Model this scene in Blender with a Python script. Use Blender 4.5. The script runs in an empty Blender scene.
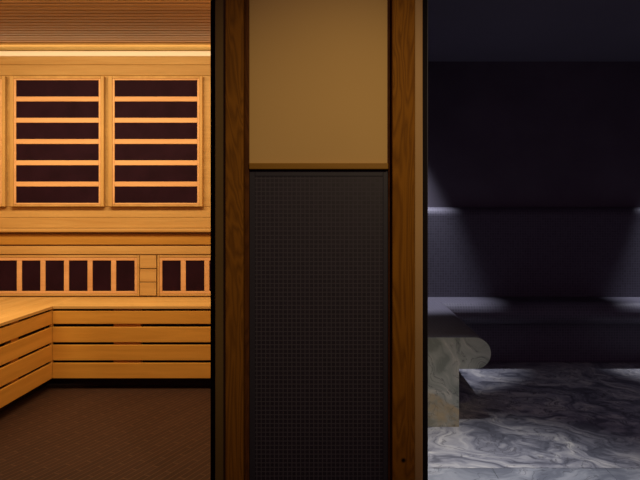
import bpy, bmesh, math, random
from mathutils import Vector, Matrix

S = bpy.context.scene
COL = S.collection
H = 1.15            # camera height (m)
F = 629.0           # focal length in pixels of the 640 px wide frame
VX, VY = 340.0, 211.0

# ------------------------------------------------------------------ camera
cam_d = bpy.data.cameras.new('camera')
cam_d.sensor_width = 36.0
cam_d.lens = F / 640.0 * 36.0
cam_d.shift_x = (320.0 - VX) / 640.0
cam_d.shift_y = (VY - 240.0) / 640.0
cam_d.clip_start = 0.05
cam_d.clip_end = 60
cam = bpy.data.objects.new('camera', cam_d)
cam.location = (0, 0, H)
cam.rotation_euler = (math.pi / 2, 0, 0)
COL.objects.link(cam)
S.camera = cam

# ------------------------------------------------------------------ world, lights, exposure
w = bpy.data.worlds.new('world')
S.world = w
w.use_nodes = True
w.node_tree.nodes['Background'].inputs[0].default_value = (0.80, 0.42, 0.68, 1)
w.node_tree.nodes['Background'].inputs[1].default_value = 0.13

S.view_settings.view_transform = 'Standard'
S.view_settings.look = 'None'
S.view_settings.exposure = 0.0
S.view_settings.gamma = 1.0
S.view_settings.use_curve_mapping = False

WARM = (1.0, 0.70, 0.34)

def area(name, loc, rot, sx, sy, power, color, spread=180):
    d = bpy.data.lights.new(name, 'AREA')
    d.shape = 'RECTANGLE'
    d.size, d.size_y = sx, sy
    d.energy = power
    d.color = color
    d.spread = math.radians(spread)
    o = bpy.data.objects.new(name, d)
    o.location = loc
    o.rotation_euler = rot
    COL.objects.link(o)
    return o

def spot(name, loc, target, half_deg, blend, power, color, radius=0.03):
    d = bpy.data.lights.new(name, 'SPOT')
    d.spot_size = math.radians(half_deg * 2)
    d.spot_blend = blend
    d.energy = power
    d.color = color
    d.shadow_soft_size = radius
    o = bpy.data.objects.new(name, d)
    o.location = loc
    o.rotation_euler = (Vector(target) - Vector(loc)).to_track_quat('-Z', 'Y').to_euler()
    COL.objects.link(o)
    return o

# sauna: LED strip in the cove on top of the back cladding, shining up; an added unseen fill light nearer the door
area('sauna_cove_strip', (-1.85, 4.752, 2.312), (math.radians(180 + 20), 0, 0), 2.7, 0.02, 2.5, (1.0, 0.74, 0.40))
area('sauna_fill_light', (-1.75, 3.42, 2.36), (math.radians(20), 0, 0), 2.4, 0.35, 62.0, WARM)
# steam room: three narrow downlights and an added dim fill that lifts the dark floor
COOL = (0.86, 0.86, 1.0)
spot('steam_corner_downlight', (0.55, 4.75, 2.33), (0.55, 4.75, 0), 21.5, 0.7, 150.0, COOL)
spot('steam_far_downlight', (2.72, 4.75, 2.33), (2.72, 4.75, 0), 21.5, 0.7, 150.0, COOL)
spot('steam_entry_downlight', (0.62, 2.52, 2.33), (0.62, 2.52, 0), 27, 1.0, 205.0, (0.98, 0.97, 1.0))
spot('steam_floor_fill', (1.75, 3.75, 2.33), (1.75, 3.75, 0), 30, 1.0, 9.0, COOL, 0.05)
# lobby: one warm spotlight on the pillar between the two rooms
spot('lobby_spotlight', (0.75, 0.45, 2.45), (-0.05, 2.3, 1.18), 25, 1.0, 110.0, (1.0, 0.77, 0.44), 0.09)

# ------------------------------------------------------------------ materials
def srgb(r, g, b):
    def c(v):
        v /= 255.0
        return v / 12.92 if v <= 0.04045 else ((v + 0.055) / 1.055) ** 2.4
    return (c(r), c(g), c(b), 1.0)

class NT:
    def __init__(self, name, rough=0.5, spec=0.4):
        self.m = bpy.data.materials.new(name)
        self.m.use_nodes = True
        self.t = self.m.node_tree
        self.b = self.t.nodes['Principled BSDF']
        self.b.inputs['Roughness'].default_value = rough
        self.b.inputs['Specular IOR Level'].default_value = spec
    def n(self, kind, **kw):
        n = self.t.nodes.new(kind)
        for k, v in kw.items():
            setattr(n, k, v)
        return n
    def l(self, a, b):
        self.t.links.new(a, b)
    def math(self, op, a, b=None, c=None):
        n = self.n('ShaderNodeMath', operation=op)
        for i, v in enumerate((a, b, c)):
            if v is None:
                continue
            if isinstance(v, (int, float)):
                n.inputs[i].default_value = v
            else:
                self.l(v, n.inputs[i])
        return n.outputs[0]
    def mix(self, f, a, b, blend='MIX'):
        n = self.n('ShaderNodeMix', data_type='RGBA', blend_type=blend)
        for s, v in ((n.inputs['Factor'], f), (n.inputs['A'], a), (n.inputs['B'], b)):
            if isinstance(v, (int, float, tuple)):
                s.default_value = v
            else:
                self.l(v, s)
        return n.outputs['Result']
    def coords(self, scale=(1, 1, 1), rot=(0, 0, 0), loc=(0, 0, 0)):
        tc = self.n('ShaderNodeTexCoord')
        mp = self.n('ShaderNodeMapping')
        mp.inputs['Scale'].default_value = scale
        mp.inputs['Rotation'].default_value = rot
        mp.inputs['Location'].default_value = loc
        self.l(tc.outputs['Object'], mp.inputs['Vector'])
        return mp.outputs['Vector']
    def noise(self, vec, scale, detail=4, rough=0.55, dist=0.0):
        n = self.n('ShaderNodeTexNoise')
        self.l(vec, n.inputs['Vector'])
        n.inputs['Scale'].default_value = scale
        n.inputs['Detail'].default_value = detail
        n.inputs['Roughness'].default_value = rough
        n.inputs['Distortion'].default_value = dist
        return n.outputs['Fac']
    def ramp(self, fac, stops):
        r = self.n('ShaderNodeValToRGB')
        el = r.color_ramp.elements
        while len(el) < len(stops):
            el.new(0.5)
        for e, (p, c) in zip(el, stops):
            e.position = p
            e.color = c if len(c) == 4 else (*c, 1)
        self.l(fac, r.inputs[0])
        return r.outputs[0]
    def bump(self, h, strength=0.2, dist=0.002):
        b = self.n('ShaderNodeBump')
        b.inputs['Strength'].default_value = strength
        b.inputs['Distance'].default_value = dist
        self.l(h, b.inputs['Height'])
        self.l(b.outputs[0], self.b.inputs['Normal'])
    def base(self, c):
        if isinstance(c, tuple):
            self.b.inputs['Base Color'].default_value = c
        else:
            self.l(c, self.b.inputs['Base Color'])
        return self.m

def wood(name, dark, light, axis, rough=0.5, seed=0.0, figure=0.25, tint=0.10):
    """straight grained board wood, grain along axis 0/1/2, slightly different on every board"""
    N = NT(name, rough, 0.25)
    sc = [9.0, 9.0, 9.0]
    sc[axis] = 0.55
    geo = N.n('ShaderNodeNewGeometry')
    isl = geo.outputs['Random Per Island']
    v = N.coords(tuple(sc), loc=(seed, seed * 1.7, seed * 0.6))
    add = N.n('ShaderNodeVectorMath', operation='ADD')
    comb = N.n('ShaderNodeCombineXYZ')
    for i in range(3):
        N.l(N.math('MULTIPLY', isl, 17.0 + 5 * i), comb.inputs[i])
    N.l(v, add.inputs[0])
    N.l(comb.outputs[0], add.inputs[1])
    v = add.outputs[0]
    a = N.noise(v, 1.0, 5, 0.6, 0.6)
    b = N.noise(v, 7.0, 3, 0.6)
    f = N.math('ADD', N.math('MULTIPLY', a, 1 - figure), N.math('MULTIPLY', b, figure))
    c = N.ramp(f, [(0.36, dark), (0.62, light)])
    var = N.math('ADD', N.math('MULTIPLY', isl, tint), 1.0 - tint * 0.6)
    comb2 = N.n('ShaderNodeCombineColor')
    for i in range(3):
        N.l(var, comb2.inputs[i])
    c = N.mix(1.0, c, comb2.outputs[0], 'MULTIPLY')
    N.bump(b, 0.08, 0.001)
    return N.base(c)

def oak(name, dark, light, seed=0.0, knot=None):
    """stained oak post with cathedral figure, grain vertical"""
    N = NT(name, 0.7, 0.08)
    v = N.coords((7.0, 7.0, 0.9), loc=(seed, 0.3 * seed, seed))
    n1 = N.noise(v, 1.1, 3, 0.5, 0.8)
    rings = N.math('FRACT', N.math('MULTIPLY', n1, 19.0))
    rings = N.math('PINGPONG', rings, 0.5)
    pores = N.noise(N.coords((120, 120, 5.0), loc=(seed, 0, 0)), 1.0, 3, 0.6)
    f = N.math('ADD', N.math('MULTIPLY', rings, 1.15), N.math('MULTIPLY', pores, 0.45))
    c = N.ramp(f, [(0.18, dark), (0.72, light)])
    if knot:
        tc = N.n('ShaderNodeTexCoord')
        d = N.n('ShaderNodeVectorMath', operation='DISTANCE')
        N.l(tc.outputs['Object'], d.inputs[0])
        d.inputs[1].default_value = knot
        k = N.ramp(d.outputs['Value'], [(0.004, (1, 1, 1)), (0.012, (0, 0, 0))])
        c = N.mix(k, c, (0.004, 0.002, 0.002, 1))
    N.bump(f, 0.1, 0.001)
    return N.base(c)

def mosaic(name, tile_a, tile_b, grout, pitch, joint, rough=0.35, rot=0.0, aspect=1.0, spec=0.4, off=(0, 0, 0)):
    """small square mosaic laid on any of the three axes' faces"""
    N = NT(name, rough, spec)
    v = N.coords((1 / pitch, 1 / pitch, 1 / pitch), (0, 0, rot), off)
    if aspect != 1.0:
        q = N.n('ShaderNodeVectorMath', operation='MULTIPLY')
        N.l(v, q.inputs[0])
        q.inputs[1].default_value = (1, 1 / aspect, 1)
        v = q.outputs[0]
    sep = N.n('ShaderNodeSeparateXYZ')
    N.l(v, sep.inputs[0])
    geo = N.n('ShaderNodeNewGeometry')
    nr = N.n('ShaderNodeSeparateXYZ')
    N.l(geo.outputs['True Normal'], nr.inputs[0])
    mask = None
    for i in range(3):
        fr = N.math('FRACT', sep.outputs[i])
        near = N.math('LESS_THAN', N.math('PINGPONG', fr, 0.5), joint / 2)
        if not (rot and i < 2):
            facing = N.math('LESS_THAN', N.math('ABSOLUTE', nr.outputs[i]), 0.75)
            near = N.math('MULTIPLY', near, facing)
        mask = near if mask is None else N.math('MAXIMUM', mask, near)
    fl = N.n('ShaderNodeVectorMath', operation='FLOOR')
    N.l(v, fl.inputs[0])
    wn = N.n('ShaderNodeTexWhiteNoise', noise_dimensions='3D')
    N.l(fl.outputs[0], wn.inputs['Vector'])
    tile = N.mix(wn.outputs['Value'], tile_a, tile_b)
    c = N.mix(mask, tile, grout)
    N.l(N.math('ADD', N.math('MULTIPLY', mask, 0.5), rough), N.b.inputs['Roughness'])
    return N.base(c)

def herring(name, ca, cb, joint):
    """fine strips laid diagonally, cut into short lengths that step from strip to strip"""
    N = NT(name, 0.6, 0.15)
    v = N.coords((1, 1, 1), (0, 0, math.radians(23)))
    sep = N.n('ShaderNodeSeparateXYZ')
    N.l(v, sep.inputs[0])
    u = N.math('DIVIDE', sep.outputs[0], 0.033)
    row = N.math('FLOOR', u)
    t = N.math('ADD', N.math('DIVIDE', sep.outputs[1], 0.26), N.math('MULTIPLY', row, 0.37))
    ju = N.math('LESS_THAN', N.math('PINGPONG', N.math('FRACT', u), 0.5), 0.075)
    jt = N.math('LESS_THAN', N.math('PINGPONG', N.math('FRACT', t), 0.5), 0.012)
    cell = N.n('ShaderNodeCombineXYZ')
    N.l(row, cell.inputs[0])
    N.l(N.math('FLOOR', t), cell.inputs[1])
    wn = N.n('ShaderNodeTexWhiteNoise', noise_dimensions='3D')
    N.l(cell.outputs[0], wn.inputs['Vector'])
    c = N.mix(wn.outputs['Value'], ca, cb)
    return N.base(N.mix(N.math('MAXIMUM', ju, jt), c, joint))

LOW = 0.02
def marble(name, stops, rot, seed, stretch=(0.75, 2.0, 2.0), ochre=0.0, rough=0.3, low_ochre=False):
    N = NT(name, rough, 0.4)
    v = N.coords((1, 1, 1), rot, (seed, seed * 0.7, seed * 0.3))
    warp = N.n('ShaderNodeTexNoise')
    N.l(v, warp.inputs['Vector'])
    warp.inputs['Scale'].default_value = 1.6
    warp.inputs['Detail'].default_value = 3
    warp.inputs['Roughness'].default_value = 0.55
    sub = N.n('ShaderNodeVectorMath', operation='SUBTRACT')
    N.l(warp.outputs['Color'], sub.inputs[0])
    sub.inputs[1].default_value = (0.5, 0.5, 0.5)
    scl = N.n('ShaderNodeVectorMath', operation='SCALE')
    N.l(sub.outputs[0], scl.inputs[0])
    scl.inputs['Scale'].default_value = 1.05
    add = N.n('ShaderNodeVectorMath', operation='ADD')
    N.l(v, add.inputs[0])
    N.l(scl.outputs[0], add.inputs[1])
    st = N.n('ShaderNodeVectorMath', operation='MULTIPLY')
    N.l(add.outputs[0], st.inputs[0])
    st.inputs[1].default_value = stretch
    wv = st.outputs[0]
    n1 = N.noise(wv, 1.05, 4, 0.5, 0.3)
    n2 = N.noise(wv, 3.0, 5, 0.6, 0.5)
    bands = N.math('PINGPONG', N.math('MULTIPLY', n1, 5.0), 0.5)
    fine = N.math('PINGPONG', N.math('MULTIPLY', n2, 4.0), 0.5)
    f = N.math('ADD', N.math('MULTIPLY', bands, 1.2), N.math('MULTIPLY', fine, 0.75))
    c = N.ramp(f, stops)
    thread = N.ramp(N.math('PINGPONG', N.math('MULTIPLY', N.noise(wv, 2.0, 6, 0.58, 0.9), 7.0), 0.5), [(0.0, (1, 1, 1)), (0.09, (0, 0, 0))])
    c = N.mix(N.math('MULTIPLY', thread, 0.7), c, srgb(58, 58, 66))
    if ochre:
        if low_ochre:
            sz = N.n('ShaderNodeSeparateXYZ')
            tc = N.n('ShaderNodeTexCoord')
            N.l(tc.outputs['Object'], sz.inputs[0])
            lvl = N.math('ADD', sz.outputs[2], N.math('MULTIPLY', sz.outputs[0], 0.5))
            lvl = N.math('ADD', lvl, N.math('MULTIPLY', N.noise(v, 9.0, 4), 0.10))
            blot = N.ramp(N.noise(v, 14.0, 5, 0.65), [(0.40, (0.25, 0.25, 0.25)), (0.58, (1, 1, 1))])
            o = N.ramp(lvl, [(0.0, (ochre, ochre, ochre)), (LOW - 0.01, (ochre, ochre, ochre)), (LOW + 0.01, (0, 0, 0))])
            o = N.math('MULTIPLY', o, blot)
        else:
            o = N.ramp(N.noise(v, 2.6, 3), [(0.60, (0, 0, 0)), (0.68, (ochre, ochre, ochre))])
        c = N.mix(o, c, srgb(168, 144, 98), 'MIX')
    return N.base(c)

def plain(name, c, rough=0.5, spec=0.3, mott=0.0, scale=3.0):
    N = NT(name, rough, spec)
    if not mott:
        n = N.noise(N.coords(), 40.0, 2)
        return N.base(N.mix(N.math('MULTIPLY', n, 0.12), c, (0, 0, 0, 1)))
    n = N.noise(N.coords(), scale, 4)
    d = tuple(x * (1 - mott) for x in c[:3]) + (1,)
    return N.base(N.ramp(n, [(0.35, d), (0.65, c)]))

CED_D, CED_L = (0.44, 0.255, 0.085, 1), (0.58, 0.375, 0.15, 1)
M_ced_x = wood('cedar_lengthwise', CED_D, CED_L, 0)
M_ced_y = wood('cedar_depthwise', CED_D, CED_L, 1, seed=3)
M_ced_z = wood('cedar_upright', CED_D, CED_L, 2, seed=5)
M_seat_x = wood('seat_cedar', (0.54, 0.32, 0.105, 1), (0.68, 0.44, 0.175, 1), 0, seed=21)
M_seat_y = wood('seat_cedar_depthwise', (0.54, 0.32, 0.105, 1), (0.68, 0.44, 0.175, 1), 1, seed=23)
M_board = wood('cedar_fascia', (0.58, 0.28, 0.046, 1), (0.72, 0.37, 0.07, 1), 0, seed=9)
M_board_y = wood('cedar_fascia_depthwise', (0.60, 0.30, 0.055, 1), (0.74, 0.39, 0.085, 1), 1, seed=11)
M_pale = wood('pale_cedar', (0.60, 0.33, 0.16, 1), (0.74, 0.45, 0.24, 1), 0, seed=2, tint=0.04)
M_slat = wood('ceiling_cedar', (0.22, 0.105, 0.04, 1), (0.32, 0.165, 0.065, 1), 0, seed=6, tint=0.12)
M_cove = wood('cove_cedar', (0.38, 0.28, 0.12, 1), (0.46, 0.34, 0.15, 1), 0, seed=4)
M_back = wood('backrest_cedar', (0.38, 0.19, 0.035, 1), (0.48, 0.255, 0.055, 1), 0, seed=14)
N_ = NT('cove_glow_paint', 0.5, 0.2)
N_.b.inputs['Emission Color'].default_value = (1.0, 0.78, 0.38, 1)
N_.b.inputs['Emission Strength'].default_value = 0.06  # pale tone and faint glow stand for cove light on the wall
M_cove_glow = N_.base((0.52, 0.45, 0.40, 1))
M_void = plain('dark_backing', (0.040, 0.026, 0.028, 1), 0.9, 0.1)  # near-black; in the benches it paints the unlit interior
M_heat = plain('heater_black', (0.020, 0.0065, 0.016, 1), 0.7, 0.05, 0.3, 6)
M_floor = herring('brown_floor_mosaic', (0.033, 0.0155, 0.012, 1), (0.042, 0.020, 0.015, 1), (0.082, 0.043, 0.030, 1))
M_cream = plain('cream_plaster', (0.47, 0.30, 0.105, 1), 0.8, 0.1, 0.05, 1.2)
M_oak_l = oak('stained_oak', (0.115, 0.044, 0.004, 1), (0.19, 0.074, 0.006, 1), 1.3)
M_oak_r = oak('stained_oak_knotty', (0.125, 0.046, 0.003, 1), (0.205, 0.080, 0.005, 1), 4.1, knot=(0.232, 2.30, 0.238))
M_oak_dark = oak('dark_oak', (0.055, 0.018, 0.003, 1), (0.09, 0.03, 0.005, 1), 2.2)
M_jamb = plain('jamb_brown', (0.12, 0.072, 0.018, 1), 0.6, 0.2, 0.2, 2)
M_jamb_l = plain('jamb_pale', (0.36, 0.215, 0.08, 1), 0.6, 0.2, 0.2, 2)
M_rail = wood('oak_rail', (0.19, 0.088, 0.004, 1), (0.25, 0.12, 0.006, 1), 0, seed=8)
M_black = plain('black_metal', (0.006, 0.004, 0.005, 1), 0.7, 0.08)
M_mos = mosaic('charcoal_mosaic', (0.010, 0.0075, 0.011, 1), (0.014, 0.0105, 0.015, 1), (0.042, 0.037, 0.045, 1), 0.0163, 0.20, 0.5)
M_edge = plain('tile_edge_grey', (0.024, 0.022, 0.028, 1), 0.5, 0.3)
M_mos2 = mosaic('steam_mosaic', (0.080, 0.076, 0.098, 1), (0.105, 0.100, 0.128, 1), (0.16, 0.152, 0.19, 1), 0.0196, 0.2, 0.5)
M_up = plain('steam_plaster', (0.165, 0.150, 0.185, 1), 0.7, 0.2, 0.2, 2)
M_ceil2 = plain('steam_ceiling_paint', (0.26, 0.24, 0.30, 1), 0.8, 0.2, 0.1, 1)
M_mar = marble('grey_marble', [(0.12, srgb(98, 100, 110)), (0.35, srgb(134, 135, 144)), (0.62, srgb(164, 164, 168)), (0.88, srgb(198, 196, 192))],
               (0, 0, math.radians(50)), 2.3)
M_mar_e = marble('olive_marble', [(0.15, srgb(118, 124, 116)), (0.40, srgb(140, 145, 136)), (0.70, srgb(152, 155, 146)), (0.95, srgb(176, 174, 162))],
                 (0, math.radians(-28), 0), 7.1, stretch=(0.6, 2, 3.4), ochre=0.65, low_ochre=True)
M_mar_t = marble('blue_grey_marble', [(0.2, srgb(110, 114, 124)), (0.6, srgb(140, 144, 152)), (0.9, srgb(160, 162, 168))],
                 (0, 0, math.radians(-30)), 12.0)

# ------------------------------------------------------------------ mesh helpers
def X(px, Y):
    return (px - VX) * Y / F
def Z(py, Y):
    return H - (py - VY) * Y / F

class MB:
    def __init__(self):
        self.bm = bmesh.new()
    def box(self, x0, x1, y0, y1, z0, z1, bev=0.002, seg=1):
        t = bmesh.new()
        bmesh.ops.create_cube(t, size=1.0)
        for v in t.verts:
            v.co = Vector(((x0 + x1) / 2 + v.co.x * (x1 - x0), (y0 + y1) / 2 + v.co.y * (y1 - y0), (z0 + z1) / 2 + v.co.z * (z1 - z0)))
        if bev:
            bmesh.ops.bevel(t, geom=t.edges[:], offset=bev, segments=seg, affect='EDGES', profile=0.5)
        self._join(t)
        return self
    def extrude(self, prof, axis, a, b):
        """closed 2-D outline extruded along axis 'x' (outline is y,z) or 'y' (outline is x,z)"""
        t = bmesh.new()
        def P(u, q, s):
            return (s, u, q) if axis == 'x' else (u, s, q)
        A = [t.verts.new(P(u, q, a)) for u, q in prof]
        B = [t.verts.new(P(u, q, b)) for u, q in prof]
        n = len(prof)
        for i in range(n):
            j = (i + 1) % n
            t.faces.new((A[i], A[j], B[j], B[i]))
        t.faces.new(A[::-1])
        t.faces.new(B)
        bmesh.ops.recalc_face_normals(t, faces=t.faces[:])
        self._join(t)
        return self
    def _join(self, t):
        me = bpy.data.meshes.new('tmp')
        t.to_mesh(me)
        t.free()
        self.bm.from_mesh(me)
        bpy.data.meshes.remove(me)
    def build(self, name, mat, parent=None, smooth=False):
        me = bpy.data.meshes.new(name)
        off = Vector(parent_world(parent)) if parent else Vector((0, 0, 0))
        for v in self.bm.verts:
            v.co -= off
        self.bm.to_mesh(me)
        self.bm.free()
        if smooth:
            for p in me.polygons:
                p.use_smooth = True
        me.materials.append(mat)
        o = bpy.data.objects.new(name, me)
        COL.objects.link(o)
        if parent:
            o.parent = parent
        return o

def parent_world(p):
    v = Vector((0, 0, 0))
    while p:
        v += p.location
        p = p.parent
    return v

def tag(o, label, cat, group=None, kind=None):
    o['label'] = label
    o['category'] = cat
    if group:
        o['group'] = group
    if kind:
        o['kind'] = kind
    return o

def thing(name, loc, label, cat, group=None):
    o = bpy.data.objects.new(name, None)
    o.empty_display_size = 0.1
    o.location = loc
    COL.objects.link(o)
    return tag(o, label, cat, group)

def struct(o, label, cat):
    return tag(o, label, cat, None, 'structure')

# ------------------------------------------------------------------ STRUCTURE
XL = -3.28           # sauna left wall
XD0, XD1 = -0.40, 0.25   # dividing wall
XR = 3.45            # steam room right wall
YW = 4.70            # face of the sauna back cladding
YF = 2.36            # front line of both rooms
ZC = 2.41            # sauna ceiling
ZC2 = 2.345          # steam ceiling

ZF = -0.055
struct(MB().box(XL, XD0 - .03, YF + .06, 4.85, -.12, ZF, 0).build('floor_sauna', M_floor), 'dark brown mosaic sauna floor in front of the cedar benches', 'floor')
struct(MB().box(XL - 1, XR + 1, -2.5, YF + .06, -.12, ZF - .002, 0).build('floor_lobby', M_edge), 'dark lobby floor before the pillar', 'floor')

# back cladding of the sauna: horizontal boards, with an open light cove above its top edge
c = MB()
tops = [56, 64.7, 75.5, 206.9, 217.5, 228.3, 240, 252, 264, 276, 288, 300, 316, 332, 348, 364]
zs = [Z(y, YW) for y in tops] + [ZF]
for a, b in zip(zs[:-1], zs[1:]):
    c.box(XL, XD0, YW, YW + .022, b + .0006, a - .0006, .0028)
o = c.build('wall_sauna_back', M_ced_x)
struct(o, 'orange cedar board wall behind the black heater panels', 'wall')
cv = MB().box(XL, XD0, 4.79, 4.85, ZF, 2.55, 0).build('cove_backing', M_cove, o)
glow_band = thing('lit_cove_band', (-1.85, 4.789, 2.32), 'cream band of painted cove light along the top of the cedar wall', 'painted light band')  # strip added as the bright cove-lit band; the emitter is the area light
MB().box(XL + .01, XD0 - .004, 4.782, 4.7895, 2.318, Z(51.0, 4.782), .001).build('glow_strip', M_cove_glow, glow_band)
MB().box(XL + .01, XD0 - .004, 4.781, 4.7895, Z(51.0, 4.782) + .0003, Z(50.3, 4.782), .001).build('glow_strip_edge', M_jamb, glow_band)
struct(MB().box(XL - .06, XL, YF + .06, 4.85, ZF, 2.55, 0).build('wall_sauna_left', M_ced_y), 'cedar side wall of the sauna', 'wall')
d = MB().box(XD0, XD0 + .02, YF + .16, 5.1, ZF, 2.55, 0).build('wall_sauna_right', M_ced_y)
struct(d, 'cedar face of the wall dividing sauna and steam room', 'wall')

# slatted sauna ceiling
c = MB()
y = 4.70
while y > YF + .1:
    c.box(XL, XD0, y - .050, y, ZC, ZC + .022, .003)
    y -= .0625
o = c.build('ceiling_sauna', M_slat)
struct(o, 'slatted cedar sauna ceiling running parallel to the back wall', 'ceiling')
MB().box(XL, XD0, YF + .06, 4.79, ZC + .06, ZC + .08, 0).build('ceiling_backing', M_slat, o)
struct(MB().box(XL, XD0, 4.728, 4.789, ZC - .012, ZC + .012, .004, 2).build('trim_sauna_cove', M_ced_x), 'thin bright cedar edge strip above the glowing cove', 'trim')

# pillar between the rooms ------------------------------------------------
TOPZ = 2.62
struct(MB().box(XD0 + .02, XD1 - .03, YF + .04, 5.1, ZF, TOPZ, 0).build('wall_divider', M_void), 'core of the dividing wall between the two rooms', 'wall')
# inner panels
YP = 2.343
xl, xr = X(249.3, YP), X(388.2, YP)
struct(MB().box(xl - .01, xr + .01, YP, YP + .04, Z(166, YP), TOPZ, 0).build('wall_cream_panel', M_cream), 'plain cream plaster panel in the upper pillar between the oak posts', 'wall panel')
zt = Z(171, YP)
mo = MB().box(xl - .01, xr + .01, YP, YP + .04, ZF, zt, 0).build('wall_mosaic_panel', M_mos)
struct(mo, 'charcoal mosaic tile panel on the lower pillar under the cream panel', 'wall panel')
e = MB()
e.box(xl + .001, xl + .021, YP - .003, YP + .005, ZF, zt - .004, .001)
e.box(xr - .019, xr - .001, YP - .003, YP + .005, ZF, zt - .004, .001)
e.box(xl + .0215, xr - .0195, YP - .003, YP + .005, zt - .019, zt - .004, .001)
e.build('tile_edging', M_edge, mo)
struct(MB().box(xl + .001, xr - .001, YP - .018, YP + .004, Z(169.2, YP - .018), Z(163, YP - .018), .003, 2).build('trim_oak_rail', M_rail), 'horizontal oak rail dividing cream panel from mosaic panel', 'trim')
# posts with bead and jamb
YO = 2.30
o = MB().box(X(225.2, YO), X(243, YO), YO, YF + .05, ZF, TOPZ, .004, 2).build('trim_oak_post', M_oak_l)
struct(o, 'stained oak post on the sauna side of the pillar', 'post')
MB().box(X(243, YO) + .0005, xl + .0005, YP - .012, YF + .05, ZF, TOPZ, .003, 2).build('bead', M_oak_dark, o)
o = MB().box(X(392.3, YO), X(415, YO), YO, YF + .05, ZF, TOPZ, .004, 2).build('trim_oak_post', M_oak_r)
struct(o, 'stained oak post on the steam room side of the pillar', 'post')
MB().box(xr - .0005, X(392.3, YO) - .0005, YP - .012, YF + .05, ZF, TOPZ, .003, 2).build('bead', M_oak_dark, o)
YJ = 2.32
o = MB().box(X(215, YJ), X(225.2, YO) - .0005, YJ, YJ + .14, ZF, TOPZ, .003).build('trim_jamb', M_jamb)
struct(o, 'brown door jamb strip left of the sauna side oak post', 'door jamb')
YB = 2.40
MB().box(X(210.4, YB), X(215, YJ) - .0005, YB, YB + .04, ZF, TOPZ, .002).build('door_seal', M_black, o)
o = MB().box(X(415, YO) + .0005, X(422.7, YJ), YJ, YJ + .14, ZF, TOPZ, .003).build('trim_jamb', M_jamb_l)
struct(o, 'pale wood door jamb strip right of the steam side oak post', 'door jamb')
o2 = MB().box(X(422.7, YJ) + .0005, X(427.4, YB), YB, YB + .04, ZF, TOPZ, .002).build('door_seal', M_black, o)
MB().box(X(427.4, YB) + .0003, X(428.3, YB), YB + .01, YB + .03, ZF, TOPZ, .0005).build('seal_lip', M_edge, o2)

# steam room shell ---------------------------------------------------------
YU = 5.03
struct(MB().box(XD1, XR, YU, YU + .08, 0, 2.55, 0).build('wall_steam_back', M_up), 'dark plaster wall above the tiled bench back in the steam room', 'wall')
struct(MB().box(XD1 - .03, XD1, YF + .11, YU + .08, 0, 2.55, 0).build('wall_steam_left', M_mos2), 'mosaic side wall of the steam room behind the pillar', 'wall')
struct(MB().box(XR, XR + .08, YF + .06, YU + .08, 0, 2.55, 0).build('wall_steam_right', M_mos2), 'mosaic far side wall of the steam room', 'wall')
struct(MB().box(XD1, XR, YF + .06, YU + .08, ZC2, ZC2 + .08, 0).build('ceiling_steam', M_ceil2), 'dark ceiling of the steam room', 'ceiling')
YT = 2.815
fl = MB()
fl.box(XD1, XR, YT + .001, YU + .08, -.05, 0, 0)
fl = fl.build('floor_steam', M_mar)
struct(fl, 'swirling grey marble floor of the steam room', 'floor')
t = MB()
t.box(XD1, X(492, YT) , YF + .06, YT - .001, -.05, 0, .002)
t.box(X(492, YT) + .001, X(605, YT), YF + .06, YT - .001, -.05, 0, .002)
t.box(X(605, YT) + .001, XR, YF + .06, YT - .001, -.05, 0, .002)
struct(t.build('floor_threshold', M_mar_t), 'blue grey marble slabs at the steam room threshold', 'floor')

# ------------------------------------------------------------------ SAUNA THINGS
# benches
YS = 4.24            # front of the back bench
XS = -1.941          # inner side of the left bench
ZS = 0.51
Bz = [(.388, .476), (.264, .368), (.142, .247), (.021, .1255)]

b = thing('sauna_bench', (-1.3, 4.45, ZF), 'cedar slatted bench along the back wall beneath the low heaters', 'bench', 'sauna benches')
m = MB()
n = 3
y0, y1 = YS - .006, YW - .021
for i in range(n):
    a = y0 + (y1 - y0) * i / n
    m.box(XS + .006, XD0 - .004, a + .0004, y0 + (y1 - y0) * (i + 1) / n - .0004, ZS - .020, ZS, .0025, 2)
m.build('seat', M_seat_x, b)
for z0, z1 in Bz:
    MB().box(XS + .001, XD0 - .004, YS, YS + .020, z0, z1, .003, 2).build('fascia_board', M_board, b)
for xa, wd in ((X(114, 4.27), .185), (XD0 - .30, .09)):
    MB().box(xa, xa + wd, YS + .021, YS + .06, .024, ZS - .021, .002).build('support_post', M_board, b)
MB().box(XS - .09, XD0 - .004, YS + .10, YS + .115, ZF + .001, ZS - .021, 0).build('inner_shade_sheet', M_void, b)  # dark sheet standing for the shade seen through the fascia gaps

b = thing('sauna_bench', (-2.6, 3.6, ZF), 'cedar slatted bench running along the left side of the sauna', 'bench', 'sauna benches')
m = MB()
x0, x1 = XL + .004, XS - .001 + .006
n = 8
for i in range(n):
    a = x0 + (x1 - x0) * i / n
    m.box(a + .0004, x0 + (x1 - x0) * (i + 1) / n - .0004, 2.75, YW - .021, ZS - .020, ZS, .0025, 2)
m.build('seat', M_seat_y, b)
for z0, z1 in Bz:
    MB().box(XS - .020, XS, 2.76, YS - .001, z0, z1, .003, 2).build('fascia_board', M_board_y, b)
MB().box(XS - .020, XS - .001, YS + .0005, YS + .03, .021, ZS - .021, .002).build('corner_post', M_board_y, b)
for ya in (3.0, 3.75):
    MB().box(XS - .06, XS - .021, ya, ya + .09, .024, ZS - .021, .002).build('support_post', M_board_y, b)
MB().box(XS - .115, XS - .10, 2.76, YS + .0995, ZF + .001, ZS - .021, 0).build('inner_shade_sheet', M_void, b)  # same dark sheet for the shaded inside of the left bench

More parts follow.
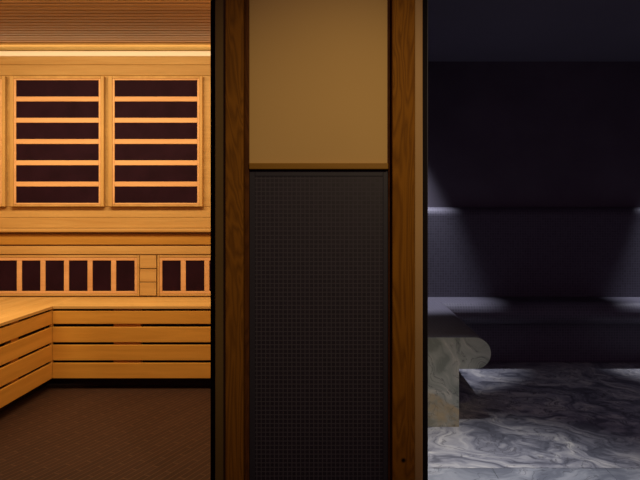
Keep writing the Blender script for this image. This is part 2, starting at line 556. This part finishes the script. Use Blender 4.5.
# low backrest with its filler blocks
YR = 4.676
bk = thing('backrest_unit', (-1.5, 4.68, Z(255, YR)), 'cedar backrest boards with a capping rail above the low heaters', 'backrest')
MB().box(XL + .004, XD0 - .004, YW - .058, YW - .001, Z(232.2, YW - .058), Z(228.6, YW - .058), .006, 2).build('cap_rail', M_ced_x, bk)
MB().box(XL + .004, XD0 - .004, YR, YW - .001, Z(244.6, YR), Z(234.3, YR), .002).build('upper_board', M_back, bk)
MB().box(XL + .004, XD0 - .004, YR - .003, YW - .001, Z(254.4, YR), Z(246.2, YR), .003).build('lower_board', M_ced_x, bk)
for ya, yb in ((255.2, 268.2), (269.0, 281.8), (282.5, 295.6)):
    MB().box(X(139.8, YR), X(156.2, YR), YR, YW - .001, Z(yb, YR), Z(ya, YR), .0015).build('filler_block', M_ced_x, bk)

def heater(label, group, outer, inner, slots, Y0, name='infrared_heater'):
    """outer, inner: (xa, xb, ya, yb) outlines; slots: list of (xa, xb, ya, yb) openings"""
    def R(r):
        return X(r[0], Y0), X(r[1], Y0), Z(r[3], Y0), Z(r[2], Y0)
    ox0, ox1, oz0, oz1 = R(outer)
    ix0, ix1, iz0, iz1 = R(inner)
    t = thing(name, ((ox0 + ox1) / 2, YW - .002, oz0), label, 'heater', group)
    f = MB()
    YB_ = YW - .001
    f.box(ox0, ix0, Y0, YB_, oz0, oz1, .004, 2)
    f.box(ix1, ox1, Y0, YB_, oz0, oz1, .004, 2)
    f.box(ix0 + .0003, ix1 - .0003, Y0 + .0015, YB_, iz1, oz1, .004, 2)
    f.box(ix0 + .0003, ix1 - .0003, Y0 + .0015, YB_, oz0, iz0, .004, 2)
    f.build('frame', M_ced_z if (ox1 - ox0) < 1.0 else M_ced_x, t)
    g = MB()
    gy0, gy1 = Y0 + .004, YB_ - .002
    xs = sorted({s[0] for s in slots} | {s[1] for s in slots})
    rs = [R(s) for s in slots]
    vertical = len({s[2] for s in slots}) > 1
    L, Rr = min(r[0] for r in rs), max(r[1] for r in rs)
    lo, hi = min(r[2] for r in rs), max(r[3] for r in rs)
    g.box(ix0 + .0004, L, gy0, gy1, iz0 + .0004, iz1 - .0004, .002)
    g.box(Rr, ix1 - .0004, gy0, gy1, iz0 + .0004, iz1 - .0004, .002)
    g.box(L + .0003, Rr - .0003, gy0, gy1, hi, iz1 - .0004, .002)
    g.box(L + .0003, Rr - .0003, gy0, gy1, iz0 + .0004, lo, .002)
    if vertical:
        rs.sort(key=lambda r: -r[2])
        for a, c in zip(rs[:-1], rs[1:]):
            g.box(L + .0003, Rr - .0003, gy0, gy1, c[3], a[2], .002)
    else:
        rs.sort(key=lambda r: r[0])
        for a, c in zip(rs[:-1], rs[1:]):
            g.box(a[1], c[0], gy0, gy1, lo + .0003, hi - .0003, .002)
    g.build('grille', M_pale, t)
    for r in rs:
        MB().box(r[0] + .0005, r[1] - .0005, gy0 + .006, gy1, r[2] + .0005, r[3] - .0005, 0).build('heating_element', M_heat, t)
    return t

YH = 4.665
def upper(x0, label):
    s = [(x0 + 5.7, x0 + 88.5, 80.0 + 21.3 * i, 96.4 + 21.3 * i) for i in range(6)]
    heater(label, 'upper wall heaters', (x0 - 0.6, x0 + 93.8, 75.8, 206.6), (x0 + 3.6, x0 + 90.6, 78.4, 204.6), s, YH)
upper(9.9, 'tall six-slot black heater panel between the cut-off panel and its twin')
upper(108.6, 'tall six-slot black heater panel on the upper wall next to the pillar')
upper(-89.0, 'tall heater panel cut off by the left photo edge, only its cedar frame showing')

YL = 4.672
def lower(xs, label):
    xa, xb = xs[0][0] - 4.8, xs[-1][1] + 4.8
    s = [(a, b_, 260.6, 291.2) for a, b_ in xs]
    heater(label, 'low backrest heaters', (xa, xb, 255.3, 296.2), (xa + 2.2, xb - 2.2, 257.6, 293.8), s, YL)
lower([(-2.2 + 23.6 * i, 16.4 + 23.6 * i) for i in range(6)], 'low wide heater with six black windows behind the back bench')
lower([(162 + 23.6 * i, 180.6 + 23.6 * i) for i in range(6)], 'low wide heater partly hidden by the pillar, right of the filler blocks')

# ------------------------------------------------------------------ STEAM ROOM BENCH
b = thing('steam_bench', (0.9, 4.6, 0), 'corner bench of grey mosaic with rounded nose and olive marble end', 'bench')
zt, th = 0.4736, 0.165
r = th / 2
def nose(tip, back, sgn):
    """slab outline: flat back at 'back', half-round nose at 'tip'; sgn=+1 nose points to +u"""
    cx = tip - sgn * r
    pts = [(back, zt)]
    for i in range(0, 21):
        a = math.pi / 2 - math.pi * i / 20
        pts.append((cx + sgn * r * math.cos(a), zt - r + r * math.sin(a)))
    pts.append((back, zt - th))
    return pts
NX, NYb, NYe = 0.804, 4.61, 3.35
BY = 4.947
m = MB()
m.extrude(nose(NX, XD1 + .003, 1), 'y', NYe + .021, BY)
m.extrude(nose(NYb, BY, -1), 'x', NX - r, XR - .003)
m.build('seat', M_mos2, b)
PX, PY = 0.634, 4.78
m = MB()
m.box(XD1 + .003, PX, NYe + .021, BY, .001, zt - th - .0005, 0)
m.box(PX + .0005, XR - .003, PY, BY, .001, zt - th - .0005, 0)
m.build('pedestal', M_mos2, b)
# rounded backrest on the back wall
rb = .065
pb = [(YU - .003, zt + .001), (YU - .003, 1.180)]
for i in range(0, 9):
    a = math.pi / 2 + (math.pi / 2) * i / 8
    pb.append((BY + rb + rb * math.cos(a), 1.180 - rb + rb * math.sin(a)))
pb.append((BY, zt + .001))
m = MB()
m.extrude(pb, 'x', XD1 + .003, XR - .003)
m.build('backrest', M_mos2, b)
# marble end: slab outline and pedestal in one stone
prof = [(XD1 + .003, zt)]
for i in range(0, 25):
    a = math.pi / 2 - math.pi * i / 24
    prof.append((NX - r + r * math.cos(a), zt - r + r * math.sin(a)))
prof += [(PX, zt - th), (PX, .001), (XD1 + .003, .001)]
m = MB()
m.extrude(prof, 'y', NYe, NYe + .020)
e = m.build('end_panel', M_mar_e, b)
e['label'] = 'olive grey marble end panel with ochre veins'
